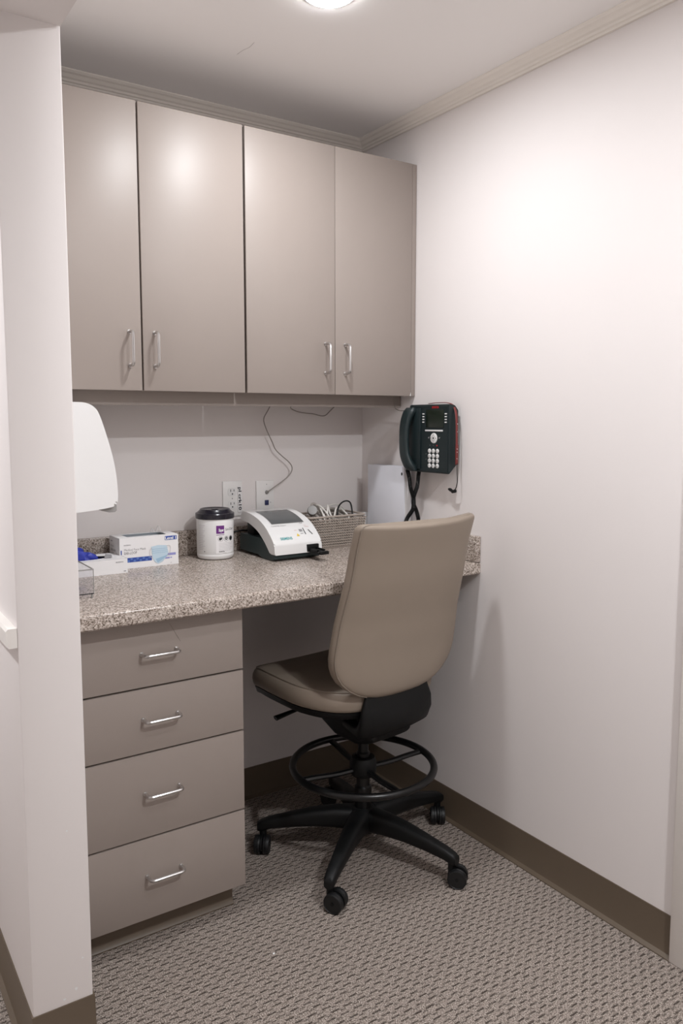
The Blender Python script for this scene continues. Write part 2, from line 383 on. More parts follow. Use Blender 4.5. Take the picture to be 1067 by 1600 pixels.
# ------------------------------------------------------------------ drafting chair
ch = thing('office_chair', 'taupe vinyl drafting chair with black foot ring and five-caster base', 'chair', (-.36, -.52, 0), math.radians(5))
def Wd(z):      # half width of the backrest
    return .243 if z < .72 else .243-.018*min(1, (z-.72)/.25) if z < .97 else .225
ZBK0, ZBK1 = .560, 1.092
def wz(z):
    a = Wd(z); q = (z-ZBK0)/.15
    if q < 1: a *= (1-(1-max(0, q))**2.3)**(1/2.3)
    q = (ZBK1-z)/.022
    if q < 1: a -= .022*(1-math.sqrt(max(0, 1-(1-max(0, q))**2)))
    return a
def dz(z):      # back surface of the backrest behind the column
    K = [(.55, .178), (.62, .190), (.70, .197), (.80, .213), (.92, .246), (1.0, .262), (1.10, .293)]
    for (a, p), (c, q) in zip(K, K[1:]):
        if z <= c: s = (z-a)/(c-a); return p+(q-p)*s
    return K[-1][1]
TH = .027
def bpoint(z, cx, sy, w_=None):
    a = wz(z) if w_ is None else w_
    T = TH*math.sqrt(max(.03, 1-(1-min(1, (z-ZBK0)/.03))**2))*math.sqrt(max(.15, 1-(1-min(1, (ZBK1-z)/.014))**2))
    x = a*cx; y = -(dz(z)-TH)+T*sy+.48*x*x
    zz = z-.010*(1-(x/.225)**2)*max(0, (z-.95)/.14)
    return Vector((x, y, zz))
zs = [ZBK0+.0006, ZBK0+.003, ZBK0+.008, ZBK0+.016, ZBK0+.028, ZBK0+.045]+[ZBK0+.07+.024*k for k in range(18)]
zs = [z for z in zs if z < ZBK1-.026]+[ZBK1-.024, ZBK1-.017, ZBK1-.011, ZBK1-.006, ZBK1-.0025, ZBK1-.0003]
U = selip(1, 1, 4.2, 56)
bk = obj('backrest', loft(B(), [[bpoint(z, u, v) for u, v in U] for z in zs]), VINYL, ch, ang=60)
e = [bpoint(z, -.985, -.62) for z in zs[3:-2]]+[bpoint(ZBK1-.0015, s, -.80) for s in [-.93+.0615*k for k in range(31)]]
obj('piping', tube(B(), e, .0017, 6), VSEAM, bk)
def seat_ring(z, s, drop=1.0):
    out = []
    for u, v in selip(.256, .250, 3.6, 64):
        x, y = u*s, v*s+.099
        x *= 1-.12*max(0, (.02-y)/.17)
        out.append((x, y, z-drop*(.5*max(0, y-.21)**1.35)+.006*(x/.24)**2))
    return out
st = obj('seat', loft(B(), [seat_ring(z, s) for z, s in ((.521, .95), (.524, .975), (.534, .992), (.548, 1.0), (.562, .995), (.573, .978), (.580, .95), (.584, .90), (.585, .7), (.583, .4), (.582, .1))]), VINYL, ch, ang=60)
obj('piping', tube(B(), [Vector(p)+Vector((0, 0, .0005)) for p in seat_ring(.5805, .951)], .0022, 6, closed=True), VSEAM, st)
obj('seat_pan', loft(B(), [seat_ring(z, s) for z, s in ((.488, .70), (.492, .86), (.502, .95), (.5205, .972))]), BLK, ch, ang=60)
def rrect(w_, h, n=5, seg=32): return selip(w_, h, n, seg)
mc = B()
loft(mc, [[(u, y, zc+v) for u, v in rrect(hw, hh)] for y, hw, zc, hh in ((.135, .05, .468, .018), (.125, .080, .452, .040), (.04, .088, .436, .052), (-.05, .086, .436, .054), (-.10, .088, .444, .046), (-.13, .08, .450, .034))])
obj('tilt_mechanism', mc, BLK, ch, ang=60)
bs = B(); pth = [(-.02, .448, .10, .022), (-.08, .447, .115, .027), (-.115, .454, .130, .030), (-.140, .470, .138, .028), (-.152, .498, .140, .024), (-.155, .530, .137, .018), (-.153, .565, .125, .012), (-.160, .62, .10, .007)]
rg = []
for i, (y, z, hw, hh) in enumerate(pth):
    a, c = pth[max(0, i-1)], pth[min(len(pth)-1, i+1)]; tn = Vector((0, c[0]-a[0], c[1]-a[1])).normalized(); nn = Vector((0, -tn.z, tn.y))
    rg.append([Vector((u, y, z))+nn*v for u, v in rrect(hw, hh, 3.2)])
obj('back_support', loft(bs, rg), BLK, ch, ang=60)
lv = B(); tube(lv, smoothpts([(-.07, .10, .478), (-.13, .118, .470), (-.185, .130, .460), (-.238, .138, .450)], 5), lambda s: .007+.007*max(0, s-.45)*1.6, 10, sx=.55)
obj('height_lever', lv, BLK, ch)
obj('gas_column', lathe(B(), [(0, .395), (.0165, .395), (.0165, .33), (.021, .325), (.021, .22), (.0265, .215), (.0285, .09), (.024, .06), (0, .058)], 28), BLKM, ch)
fr = B(); RR, ZR = .222, .285
obj('foot_ring', tube(fr, [(RR*math.cos(a), RR*math.sin(a), ZR) for a in [2*PI*k/72 for k in range(72)]], .0115, 12, closed=True), BLKM, ch)
hubc = obj('ring_collar', lathe(B(), [(.024, ZR+.028), (.036, ZR+.026), (.042, ZR+.01), (.042, ZR-.022), (.036, ZR-.032), (.024, ZR-.034), (.024, ZR+.028)], 28), BLK, ch)
for a in [math.radians(q) for q in (-10, 80, 170, 260)]:
    sp = B(); c, s = math.cos(a), math.sin(a)
    tube(sp, smoothpts([(.034*c, .034*s, ZR-.012), (.10*c, .10*s, ZR-.012), (.17*c, .17*s, ZR-.006), (.217*c, .217*s, ZR-.004)], 4), .0105, 8, sx=.75)
    obj('ring_spoke', sp, BLKM, ch)
obj('base_hub', lathe(B(), [(0, .150), (.030, .150), (.044, .142), (.050, .12), (.050, .085), (.044, .075), (0, .074)], 32), BLK, ch)
def caster(ang, R, roll):
    cx, cy = R*math.cos(ang), R*math.sin(ang); M = Matrix.Translation((cx, cy, 0)) @ Matrix.Rotation(roll, 4, 'Z')
    r = .0285
    hood = B()
    ringo = [(math.cos(a)*.030, .0305+math.sin(a)*.030) for a in [PI*k/12*1.15-.25 for k in range(13)]]
    ringi = [(math.cos(a)*.020, .0305+math.sin(a)*.020) for a in [PI*k/12*1.15-.25 for k in range(13)]][::-1]
    prism(hood, ringo+ringi, lambda u, v, w_: (w_, u+.018, v), -.003, .003)
    lathe(hood, [(0, .032), (.010, .032), (.0115, .05), (.0115, .078), (0, .078)], 16)
    lathe(hood, [(0, -.024), (.0055, -.024), (.0055, .024), (0, .024)], 12, (0, .018, .0295), Matrix.Rotation(PI/2, 4, 'Y'))
    hood.transform(M); hd = obj('caster', hood, BLK, ch)
    for s in (-1, 1):
        wv = B(); lathe(wv, [(0, .0035), (.024, .0035), (.0278, .005), (r, .007), (r, .0115), (.0274, .0125), (r, .0135), (r, .019), (.0275, .0232), (.0255, .0240), (.0245, .0228), (.006, .0228), (0, .0228)], 28, (0, .018, r), Matrix.Rotation(s*PI/2, 4, 'Y'))
        wv.transform(M); obj('wheel', wv, TYRE, hd)
rolls = {2: 145, 74: 60, 146: 142, 218: 208, 290: 221}
for q in (2, 74, 146, 218, 290):
    a = math.radians(q-5); c, s = math.cos(a), math.sin(a)
    lg = B(); rg = []
    for rr, zc, hw, hh in ((.035, .112, .034, .036), (.09, .115, .030, .033), (.16, .112, .0255, .028), (.23, .103, .0215, .0225), (.295, .092, .0185, .0185), (.325, .083, .0165, .0175), (.336, .080, .013, .013)):
        rg.append([(rr*c-u*s, rr*s+u*c, zc+v) for u, v in rrect(hw, hh, 3)])
    loft(lg, rg); obj('leg', lg, BLK, ch, ang=60)
    caster(a, .318, math.radians(rolls[q]-5))

# ------------------------------------------------------------------ wall phone on the right wall
PX, PY0, PZ0 = -.055, -.357, 1.190       # front plane, left edge, bottom
ph = thing('desk_phone', 'dark wall-mounted office phone with handset and white keys on the side wall', 'telephone', (0, PY0-.099, PZ0))
def W(a, d, h): return (-d, PY0-a, PZ0+h)    # a = to the right, d = out from the wall, h = up
bd = B(); prism(bd, [(.012, .034), (.048, 0), (.055, .003), (.055, .222), (.050, .226), (.026, .222), (.012, .206)], lambda u, v, w_: W(w_, u, v), 0, .198)
bmesh.ops.bevel(bd, geom=bd.edges[:], offset=.002, segments=2, affect='EDGES')
body = obj('body', bd, PHONE, ph)
obj('wall_stand', bx(-.014, -.0005, PY0-.170, PY0-.028, PZ0+.03, PZ0+.19, bev=.003), PHONE, ph)
cr = B(); box(cr, -.0605, -.0545, PY0-.062, PY0-.002, PZ0+.012, PZ0+.214, bev=.002); obj('cradle', cr, PHONE, ph)
hs = B(); rg = []
for i in range(19):
    s = i/18; h = .004+.212*s; q = abs(2*s-1)
    arch = .094-.016*q**3; thick = .011+.010*max(0, (q-.55)/.45)**1.5; wd = .0205+.0065*q**2
    if i in (0, 18): thick *= .55; wd *= .75; arch -= .004
    mid = arch-thick
    rg.append([W(.0185-.0125*(1-q*q)+.006*max(0, 1-4*s)+u, mid+v, h) for u, v in selip(wd, thick, 2.8, 24)])
loft(hs, rg); obj('handset', hs, PHONE2, ph, ang=60)
sc = obj('display', bx(-.0565, -.054, PY0-.176, PY0-.088, PZ0+.150, PZ0+.208, bev=.0008), LCD, ph)
def F_(e=.0004): return lambda u, v: W(u, .0553+e, v)
b = B(); text(b, 'AVAYA', .0075, .134, .2125, F_(), 'CENTER', bold=.02); printed('lettering', b, RED, ph, 'red lettering above the display')
for h in (.1945, .1855, .1765, .1675):
    for a in (.074, .186): obj('soft_key', bx(-.0570, -.0548, PY0-a-.0045, PY0-a+.0045, PZ0+h-.0018, PZ0+h+.0018, bev=.0005), WPL, ph)
obj('function_key_bar', bx(-.0570, -.0548, PY0-.172, PY0-.084, PZ0+.1375, PZ0+.1428, bev=.0008), WPL, ph)
nv = obj('navigation_pad', lathe(B(), [(0, .0030), (.012, .0030), (.0165, .0018), (.017, 0), (0, 0)], 28, W(.128, .0548, .1155), Matrix.Rotation(-PI/2, 4, 'Y')), WPL, ph)
b = B(); fn = lambda u, v: W(u, .0548+.0034, v)
disc2(b, .128, .1155, .0035, fn, 16); disc2(b, .128, .1155, .0085, fn, 24, ri=.0078)
for a in (0, 90, 180, 270): disc2(b, .128+.0125*math.cos(math.radians(a)), .1155+.0125*math.sin(math.radians(a)), .0014, fn, 8)
printed('key_marks', b, INK, ph)
b = B()
for a in (.102, .155): disc2(b, a, .1165, .0028, F_(), 10); disc2(b, a+.004, .1185, .0012, F_(), 8)
disc2(b, .109, .092, .0013, F_(), 8); disc2(b, .126, .092, .0013, F_(), 8)
for h in (.063, .045): disc2(b, .090, h, .0016, F_(), 8, ri=.0008)
printed('key_icons', b, GREYINK, ph)
b = B(); disc2(b, .144, .0915, .0026, F_(), 12); printed('message_lamp', b, RED, ph)
digits = [['1', '2', '3'], ['4', '5', '6'], ['7', '8', '9'], ['*', '0', '#']]
for r_, h in enumerate((.0735, .0570, .0410, .0248)):
    for c_, a in enumerate((.107, .126, .1465)):
        kb = B(); lathe(kb, [(0, .0026), (.0055, .0026), (.0072, .0016), (.0076, 0), (0, 0)], 18, W(a, .0548, h), Matrix.Rotation(-PI/2, 4, 'Y'))
        ko = obj('key', kb, WPL, ph)
        b = B(); text(b, digits[r_][c_], .0062, a, h-.0031, lambda u, v: W(u, .0548+.0029, v), 'CENTER'); printed('digit', b, INK, ko)
# coiled handset cord: from the handset's lower end down to the counter and back up to the phone
path = smoothpts([(-.070, -.366, 1.196), (-.058, -.361, 1.171), (-.056, -.366, 1.135), (-.058, -.386, 1.100), (-.056, -.384, 1.070), (-.055, -.372, 1.052), (-.056, -.352, 1.030), (-.058, -.338, 1.000), (-.066, -.334, .960), (-.075, -.350, .930), (-.078, -.395, .929), (-.064, -.412, .965), (-.050, -.404, 1.020), (-.043, -.384, 1.055), (-.044, -.368, 1.080), (-.043, -.369, 1.105), (-.045, -.389, 1.140), (-.043, -.392, 1.175), (-.036, -.388, 1.194)], 10)
def helix(path, R, pitch, per=9):
    L = [0]
    for a, b_ in zip(path, path[1:]): L.append(L[-1]+(b_-a).length)
    n = int(L[-1]/pitch*per); out = []; j = 0; u = Vector((1, 0, 0))
    for i in range(n+1):
        s = L[-1]*i/n
        while j < len(L)-2 and L[j+1] < s: j += 1
        f = (s-L[j])/max(1e-9, L[j+1]-L[j]); p = path[j].lerp(path[j+1], f); t_ = (path[j+1]-path[j]).normalized()
        u = (u-t_*u.dot(t_)).normalized(); v = t_.cross(u); a = 2*PI*i/per
        out.append(p+(u*math.cos(a)+v*math.sin(a))*R)
    return out
obj('coiled_cord', tube(B(), helix(path, .0058, .0040), .0017, 5), BLK, ph, label='black coiled handset cord')

# red strap with a thin cord hooked over the phone
ls = thing('red_lanyard', 'red strap with black earphone lead hung over the phone', 'lanyard', (-.03, -.575, 1.22))
rp = smoothpts([(-.030, -.430, 1.4185), (-.030, -.470, 1.421), (-.030, -.525, 1.4195), (-.030, -.552, 1.408), (-.030, -.5645, 1.378), (-.030, -.568, 1.316), (-.030, -.569, 1.231)], 8)
obj('strap', tube(B(), rp, .0048, 8, sx=1.0, sy=.3, upv=(1, 0, 0)), REDS, ls)
obj('tag', bx(-.035, -.025, -.5712, -.5668, 1.222, 1.285, bev=.0012), REDS, ls)
b = B()
for z in (1.352, 1.327, 1.272, 1.262, 1.241): lathe(b, [(0, .0006), (.0011, .0005), (.0014, 0), (0, 0)], 8, (-.031, -.5717, z), Matrix.Rotation(PI/2, 4, 'X'))
obj('rivets', b, WPL, ls, kind='stuff')
obj('lead', tube(B(), smoothpts([(-.030, -.571, 1.226), (-.030, -.572, 1.195), (-.030, -.573, 1.165), (-.029, -.566, 1.146), (-.028, -.557, 1.138)], 6), .0014, 6), BLK, ls)
b = B(); tube(b, [(-.028, -.563, 1.136), (-.028, -.548, 1.133)], .0055, 10); tube(b, [(-.028, -.549, 1.134), (-.027, -.536, 1.139)], lambda s: .0045+.001*s, 10); lathe(b, [(0, .004), (.004, .003), (.0055, 0), (.004, -.003), (0, -.004)], 12, (-.027, -.533, 1.140))
obj('earpiece', b, BLK, ls)

# white cord looping on the wall beside the phone, line cord from the cabinet
def cord(name, pts, r, mt, label, cat='cable', k=8, group=None):
    o = obj(name, tube(B(), smoothpts(pts, k), r, 7), mt); return setp(o, label, cat, group)
cord('phone_line_cord', [(-.03, -.240, 1.4535), (-.03, -.243, 1.412), (-.03, -.252, 1.402), (-.03, -.275, 1.397), (-.03, -.318, 1.397), (-.028, -.352, 1.392)], .0018, GCORD, 'short grey line cord from the cabinet underside to the phone')
cord('network_cable', [(-.405, -.10, 1.4535), (-.410, -.04, 1.425), (-.425, -.03, 1.395), (-.440, -.03, 1.367), (-.430, -.03, 1.332), (-.408, -.03, 1.289), (-.395, -.03, 1.262), (-.370, -.03, 1.239), (-.341, -.03, 1.216), (-.328, -.03, 1.197), (-.332, -.03, 1.178), (-.352, -.029, 1.158), (-.392, -.026, 1.132), (-.418, -.018, 1.114), (-.4185, -.0075, 1.110)], .0019, GCORD, 'long grey cable hanging in a bend from the cabinet to the wall jack')
cord('loose_cable', [(-.345, -.12, 1.4535), (-.338, -.05, 1.418), (-.330, -.03, 1.405), (-.303, -.03, 1.394), (-.27, -.03, 1.389), (-.236, -.03, 1.386), (-.205, -.03, 1.3795), (-.185, -.03, 1.382), (-.165, -.03, 1.398), (-.150, -.035, 1.413), (-.140, -.10, 1.4535)], .002, GCORD, 'short grey cable sagging below the cabinet near the corner')

# ------------------------------------------------------------------ wall plates
op = thing('power_outlet', 'white wall outlet plate with black lettered label strip, behind the wipes tub', 'outlet', (-.551, 0, 1.095))
plate = obj('plate', bx(-.588, -.514, -.006, -.0003, 1.033, 1.155, bev=.002), WPLATE, op)
for zc in (1.117, 1.072):
    so = B(); prism(so, [(.0172*sgnpow(math.cos(a), .8), max(-.0135, min(.0135, .0172*math.sin(a)))) for a in [2*PI*k/28 for k in range(28)]], lambda u, v, w_: (-.553+u, -w_, zc+v), .005, .0075)
    s_ = obj('socket', so, WPL, op)
    b = B(); fn = lambda u, v: (-.553+u, -.0078, zc+v)
    quad(b, -.0075, .001, -.0052, .0095, fn); quad(b, .0052, .002, .0074, .0090, fn); disc2(b, 0, -.0065, .0026, fn, 12); printed('slots', b, INK, s_)
b = B(); disc2(b, -.553, 1.0945, .0022, lambda u, v: (u, -.0064, v), 12); printed('screw', b, GREYINK, op)
lb = obj('label_strip', bx(-.5325, -.5185, -.0092, -.0060, 1.046, 1.136, bev=.0003), CARD, op)
b = B(); text(b, 'pl crk10', .0105, -.5300, 1.1335, lambda u, v: (u, -.0096, v), rot=-PI/2, bold=.03, width=.080); printed('lettering', b, INK, op, 'black lettering running downwards')
jp = thing('network_jack', 'white wall jack plate with grey cable and dark blue port', 'wall jack', (-.4235, 0, 1.092))
obj('plate', bx(-.459, -.389, -.006, -.0003, 1.034, 1.152, bev=.002), WPLATE, jp)
obj('cable_outlet', lathe(B(), [(0, .010), (.004, .010), (.0062, .005), (.0068, 0), (0, 0)], 16, (-.4185, -.006, 1.110), Matrix.Rotation(PI/2, 4, 'X')), GREYP, jp)
obj('port', bx(-.4265, -.4115, -.0085, -.0055, 1.064, 1.082, bev=.0006), mat('port_blue', (36, 42, 84), .4), jp)
for x, z in ((-.4185, 1.138), (-.4185, 1.046), (-.403, 1.073)):
    b = B(); disc2(b, x, z, .0018, lambda u, v: (u, -.0064, v), 10); printed('screw', b, GREYINK, jp)

# ------------------------------------------------------------------ towel dispenser on the partition
td = thing('towel_dispenser', 'white plastic dispenser fixed to the partition above the boxes', 'dispenser', (XP, -.31, 1.13))
pf = smoothpts([(0, 1.411), (.10, 1.4105), (.135, 1.408), (.156, 1.397), (.168, 1.378), (.182, 1.335), (.198, 1.275), (.2065, 1.225), (.2095, 1.185), (.2095, 1.158), (.206, 1.147), (.192, 1.139), (.12, 1.131), (0, 1.124)], 5)
pf = [(p.x, p.y) for p in [Vector((a[0], a[1], 0)) for a in pf]]
bd = B(); prism(bd, pf, lambda u, v, w_: (XP+.0005+u, w_, v), -.44, -.17)
ee = [e_ for e_ in bd.edges if abs(e_.verts[0].co.y-e_.verts[1].co.y) < 1e-6]
bmesh.ops.bevel(bd, geom=ee, offset=.012, segments=4, affect='EDGES', clamp_overlap=True)
obj('cover', bd, WPL, td, ang=40)
nz = B(); prism(nz, [(.150, 1.138), (.207, 1.150), (.2105, 1.146), (.2105, 1.128), (.206, 1.124), (.190, 1.124), (.172, 1.129)], lambda u, v, w_: (XP+u, w_, v), -.425, -.185); obj('tear_bar', nz, GREYP, td, label='grey tear bar below the cover')
obj('latch', bx(XP+.09, XP+.097, -.432, -.42, 1.124, 1.134, bev=.001), GREYP, td)

# ------------------------------------------------------------------ boxes on the counter
ZK = .9142
# mask box
X0, X1, Y0, Y1, Z1 = -.995, -.808, -.142, -.045, 1.0085
mb = thing('face_mask_box', 'white and blue printed box of face masks against the backsplash', 'box', (-.9, -.09, ZK))
c = B(); th = .0012
box(c, X0, X1, Y0, Y0+th, ZK, Z1); box(c, X0, X1, Y1-th, Y1, ZK, Z1); box(c, X0, X0+th, Y0+th, Y1-th, ZK, Z1); box(c, X1-th, X1, Y0+th, Y1-th, ZK, Z1); box(c, X0+th, X1-th, Y0+th, Y1-th, ZK, ZK+th)
box(c, X0+th, X0+.03, Y0+th, Y1-th, Z1-th, Z1); box(c, X1-.03, X1-th, Y0+th, Y1-th, Z1-th, Z1); box(c, X0+.03, X1-.03, Y0+th, Y0+.018, Z1-th, Z1); box(c, X0+.03, X1-.03, Y1-.018, Y1-th, Z1-th, Z1)
obj('carton', c, CARD, mb)
obj('mask_stack', bx(X0+.006, X1-.006, Y0+.005, Y1-.005, ZK+.003, Z1-.014, bev=.004), MASKB, mb)
fl = B()
for (x, y, hh, r_) in ((-.862, -.060, .012, .006), (-.838, -.052, .017, .008)):
    tube(fl, [(x-r_, y, Z1-.001), (x-r_*.4, y+.002, Z1+hh*.7), (x, y+.003, Z1+hh), (x+r_*.6, y+.001, Z1+hh*.6), (x+r_, y, Z1-.001)], .003, 6, sx=.4)
obj('torn_flap', fl, CARD, mb)
fm = lambda u, v: (X0+u, Y0-.0004, ZK+v)
b = B(); quad(b, .143, .078, .182, .0905, fm); printed('level_badge', b, BLUE, mb)
b = B(); text(b, 'Level 1', .0085, .1625, .0800, lambda u, v: (X0+u, Y0-.0008, ZK+v), 'CENTER', bold=.03, width=.035); printed('lettering', b, WINK, mb, 'white lettering on the blue badge')
for q in (('Medical Face Mask', .0068, .013, .0545, .068, 0), ('EAR-LOOP', .0078, .013, .0440, .040, .02), ('McKESSON', .0034, .013, .0705, .021, .02)):
    b = B(); text(b, q[0], q[1], q[2], q[3], fm, bold=q[5], width=q[4]); printed('lettering', b, GREYINK, mb, 'grey lettering left of the mask picture')
b = B(); quad(b, .003, .044, .0062, .0575, fm); printed('blue_tab', b, BLUE, mb)
b = B(); quad(b, .0005, .019, .100, .033, fm); printed('blue_band', b, BLUE, mb)
b = B()
for k in range(10): quad(b, .004+.0095*k, .020+.006*(k % 2), .011+.0095*k, .026+.006*(k % 2), lambda u, v: (X0+u, Y0-.0007, ZK+v))
printed('band_pattern', b, BLUEL, mb)
b = B(); quad(b, .150, .0295, .178, .037, fm); quad(b, .143, .0195, .158, .0245, fm); quad(b, .160, .0205, .165, .024, fm); printed('lilac_strip', b, LILAC, mb)
b = B(); text(b, '50', .0032, .160, .0045, fm); quad(b, .010, .010, .0112, .0125, fm); printed('small_print', b, GREYINK, mb)
fk = lambda u, v: (X0+u, Y0-.0010, ZK+v)
b = B(); poly2(b, [(.098, .061), (.120, .0645), (.148, .062), (.1535, .040), (.150, .0300), (.135, .0125), (.120, .0065), (.110, .0125), (.102, .028)], fk); printed('mask_picture', b, MASKB, mb)
b = B(); fk2 = lambda u, v: (X0+u, Y0-.0013, ZK+v)
for v0 in (.052, .046, .040): poly2(b, [(.101, v0), (.151, v0+.001), (.151, v0+.0022), (.101, v0+.0012)], fk2)
poly2(b, [(.112, .022), (.153, .0325), (.148, .027), (.118, .010)], fk2); printed('mask_shade', b, MASKD, mb)
b = B()
for pts in ([(.148, .060), (.157, .0605), (.1605, .054), (.157, .036), (.151, .031)], [(.101, .058), (.094, .050), (.0945, .032), (.101, .026)]):
    q = smoothpts([(p[0], p[1], 0) for p in pts], 5)
    for a_, b_ in zip(q, q[1:]):
        n_ = Vector((-(b_-a_).y, (b_-a_).x, 0)).normalized()*.0007
        b.faces.new([b.verts.new(fk2(*r_)) for r_ in ((a_.x-n_.x, a_.y-n_.y), (b_.x-n_.x, b_.y-n_.y), (b_.x+n_.x, b_.y+n_.y), (a_.x+n_.x, a_.y+n_.y))])
printed('ear_loop', b, GREYL, mb)
b = B(); fs = lambda u, v: (X0-.0004, Y1-u, ZK+v); text(b, 'Medical', .0062, .014, .062, fs); text(b, 'EAR-LOOP', .0066, .014, .049, fs, bold=.02); quad(b, .014, .078, .030, .081, fs); printed('side_print', b, GREYINK, mb)
# glove box
gx0, gx1, gy0, gy1, gz = -1.232, -.991, -.200, -.078, .9575
gb = thing('glove_box', 'flat white box of blue gloves in front of the mask box', 'box', (-1.11, -.14, ZK), math.radians(0))
c = B(); box(c, gx0, gx1, gy0, gy0+th, ZK, gz); box(c, gx0, gx1, gy1-th, gy1, ZK, gz); box(c, gx0, gx0+th, gy0+th, gy1-th, ZK, gz); box(c, gx1-th, gx1, gy0+th, gy1-th, ZK, gz); box(c, gx0+th, gx1-th, gy0+th, gy1-th, ZK, ZK+th)
# lid with an oval opening
n = 36; oc = (-1.115, -.139); ov = [(oc[0]+.083*math.cos(2*PI*k/n), oc[1]+.033*math.sin(2*PI*k/n)) for k in range(n)]
def onrect(a):
    dx, dy = math.cos(a), math.sin(a); k = min(((gx1-oc[0]) if dx > 0 else (gx0-oc[0]))/dx if abs(dx) > 1e-9 else 9, ((gy1-oc[1]) if dy > 0 else (gy0-oc[1]))/dy if abs(dy) > 1e-9 else 9); return (oc[0]+dx*k, oc[1]+dy*k)
angs = sorted([2*PI*k/n for k in range(n)]+[math.atan2(y-oc[1], x-oc[0]) % (2*PI) for x in (gx0, gx1) for y in (gy0, gy1)])
vo = [c.verts.new(onrect(a)+(gz,)) for a in angs]; vi = [c.verts.new((oc[0]+.083*math.cos(a), oc[1]+.033*math.sin(a), gz)) for a in angs]
for k in range(len(angs)): j = (k+1) % len(angs); c.faces.new((vo[k], vo[j], vi[j], vi[k]))
obj('carton', c, CARD, gb)
obj('glove_pile', bx(gx0+.01, gx1-.01, gy0+.01, gy1-.01, ZK+.002, gz-.008, bev=.008), NITR, gb)
def glove(cx, cy, sz, ht, rot, seedn):
    random.seed(seedn); rg = []; n = 44
    for lv_ in range(9):
        s = lv_/8; rr = sz*(math.cos(s*PI/2)**.6)
        rg.append([(cx+rr*(1+.34*math.sin(7*k*2*PI/n+lv_*.5+seedn)+.1*random.random())*math.cos(2*PI*k/n+rot)*1.5, cy+rr*(1+.22*math.sin(4*k*2*PI/n+lv_+seedn))*math.sin(2*PI*k/n+rot)*.75, gz-.012+(ht+.012)*math.sin(s*PI/2)*(1+.12*math.sin(3*k*2*PI/n))) for k in range(n)])
    return loft(B(), rg)
g1 = obj('blue_glove', glove(-1.142, -.150, .030, .034, .2, 3), NITR, gb, ang=80)
g2 = obj('blue_glove', glove(-1.098, -.150, .019, .018, .9, 5), NITR, gb, ang=80)
obj('opening_flap', loft(B(), [[(-1.050+.004*k, -.170+.010*k, gz+.001+.008*math.sin(k*.6)) for k in range(6)], [(-1.028+.003*k, -.172+.011*k, gz+.002+.004*math.sin(k*.8)) for k in range(6)]], closed=False), CARDIN, gb)
b = B(); text(b, 'McKESSON', .0036, -1.026, .9465, lambda u, v: (u, gy0-.0004, v), bold=.02, width=.022); printed('lettering', b, GREYINK, gb)
b = B(); quad(b, -1.003, .919, -.996, .9215, lambda u, v: (u, gy0-.0004, v)); printed('small_print', b, GREYINK, gb)
# clear acrylic bin
ab = thing('acrylic_bin', 'clear acrylic tray at the counter end beside the partition', 'tray', (-1.232, -.39, ZK))
ax0, ax1, ay0, ay1, az, t2 = -1.292, -1.172, -.478, -.305, .988, .003
obj('bottom', bx(ax0, ax1, ay0, ay1, ZK+.0105, ZK+.0135, bev=.0006), CLEAR, ab)
obj('side', bx(ax1-t2, ax1, ay0, ay1, ZK+.0137, az, bev=.0006), CLEAR, ab); obj('side', bx(ax0, ax0+t2, ay0, ay1, ZK+.0137, az, bev=.0006), CLEAR, ab)
obj('front', bx(ax0+t2+.0002, ax1-t2-.0002, ay0, ay0+t2, ZK+.0137, az, bev=.0006), CLEAR, ab); obj('back', bx(ax0+t2+.0002, ax1-t2-.0002, ay1-t2, ay1, ZK+.0137, az, bev=.0006), CLEAR, ab)
for x in (ax0+.004, ax1-.004):
    for y in (ay0+.004, ay1-.004): obj('foot', bx(x-.0022, x+.0022, y-.0022, y+.0022, ZK, ZK+.0103), GREYP, ab)
re_ = B()
for p, q in (((ax0, ay0), (ax1, ay0)), ((ax1, ay0), (ax1, ay1)), ((ax1, ay1), (ax0, ay1)), ((ax0, ay1), (ax0, ay0))): tube(re_, [p+(az,), q+(az,)], .0017, 6)
obj('rim', re_, GREYP, ab)
for x in (ax0, ax1):
    for y in (ay0, ay1): obj('corner_edge', tube(B(), [(x, y, ZK+.0105), (x, y, az)], .0011, 6), GREYP, ab)
b = B(); tube(b, [(ax0, ay0, ZK+.0115), (ax1, ay0, ZK+.0115)], .0014, 6); obj('front_edge', b, INK, ab)

# ------------------------------------------------------------------ wipes canister
cc = (-.664, -.104); RC = .0605
cn = thing('wipes_canister', 'white round tub of wipes with dark lid and purple label', 'canister', (cc[0], cc[1], ZK))
obj('tub', lathe(B(), [(0, ZK), (.050, ZK), (.0565, ZK+.003), (.0600, ZK+.010), (.0605, ZK+.016), (.0597, ZK+.0175), (.0597, ZK+.019), (.0603, ZK+.0205), (.0603, ZK+.128), (.0590, ZK+.132), (0, ZK+.132)], 64, (cc[0], cc[1], 0)), WPL, cn)
LZ = ZK+.132
obj('lid', lathe(B(), [(0, LZ), (.0622, LZ), (.0632, LZ+.0015), (.0632, LZ+.0155), (.0618, LZ+.0175), (.0590, LZ+.0182), (.0495, LZ+.0265), (.0478, LZ+.0300), (.0455, LZ+.0305), (.043, LZ+.0285), (.038, LZ+.0270), (.014, LZ+.0270), (.010, LZ+.0300), (0, LZ+.0300)], 64, (cc[0], cc[1], 0)), NAVY, cn, ang=25)
A0 = math.atan2(-2.4683-cc[1], -1.7418-cc[0])   # the label's centre line turned a little to the right
A0 += .53
def fc(e=.0006): return lambda u, v: (cc[0]+(.0603+e)*math.cos(A0+u/.0603), cc[1]+(.0603+e)*math.sin(A0+u/.0603), ZK+v)
b = B(); quad(b, -.030, .022, .046, .120, fc(.0003), 24); printed('label', b, CARD, cn)
b = B(); quad(b, -.0285, .0865, -.002, .1125, fc(), 8); quad(b, -.0285, .0815, -.002, .0832, fc(), 8); printed('purple_square', b, PURP, cn)
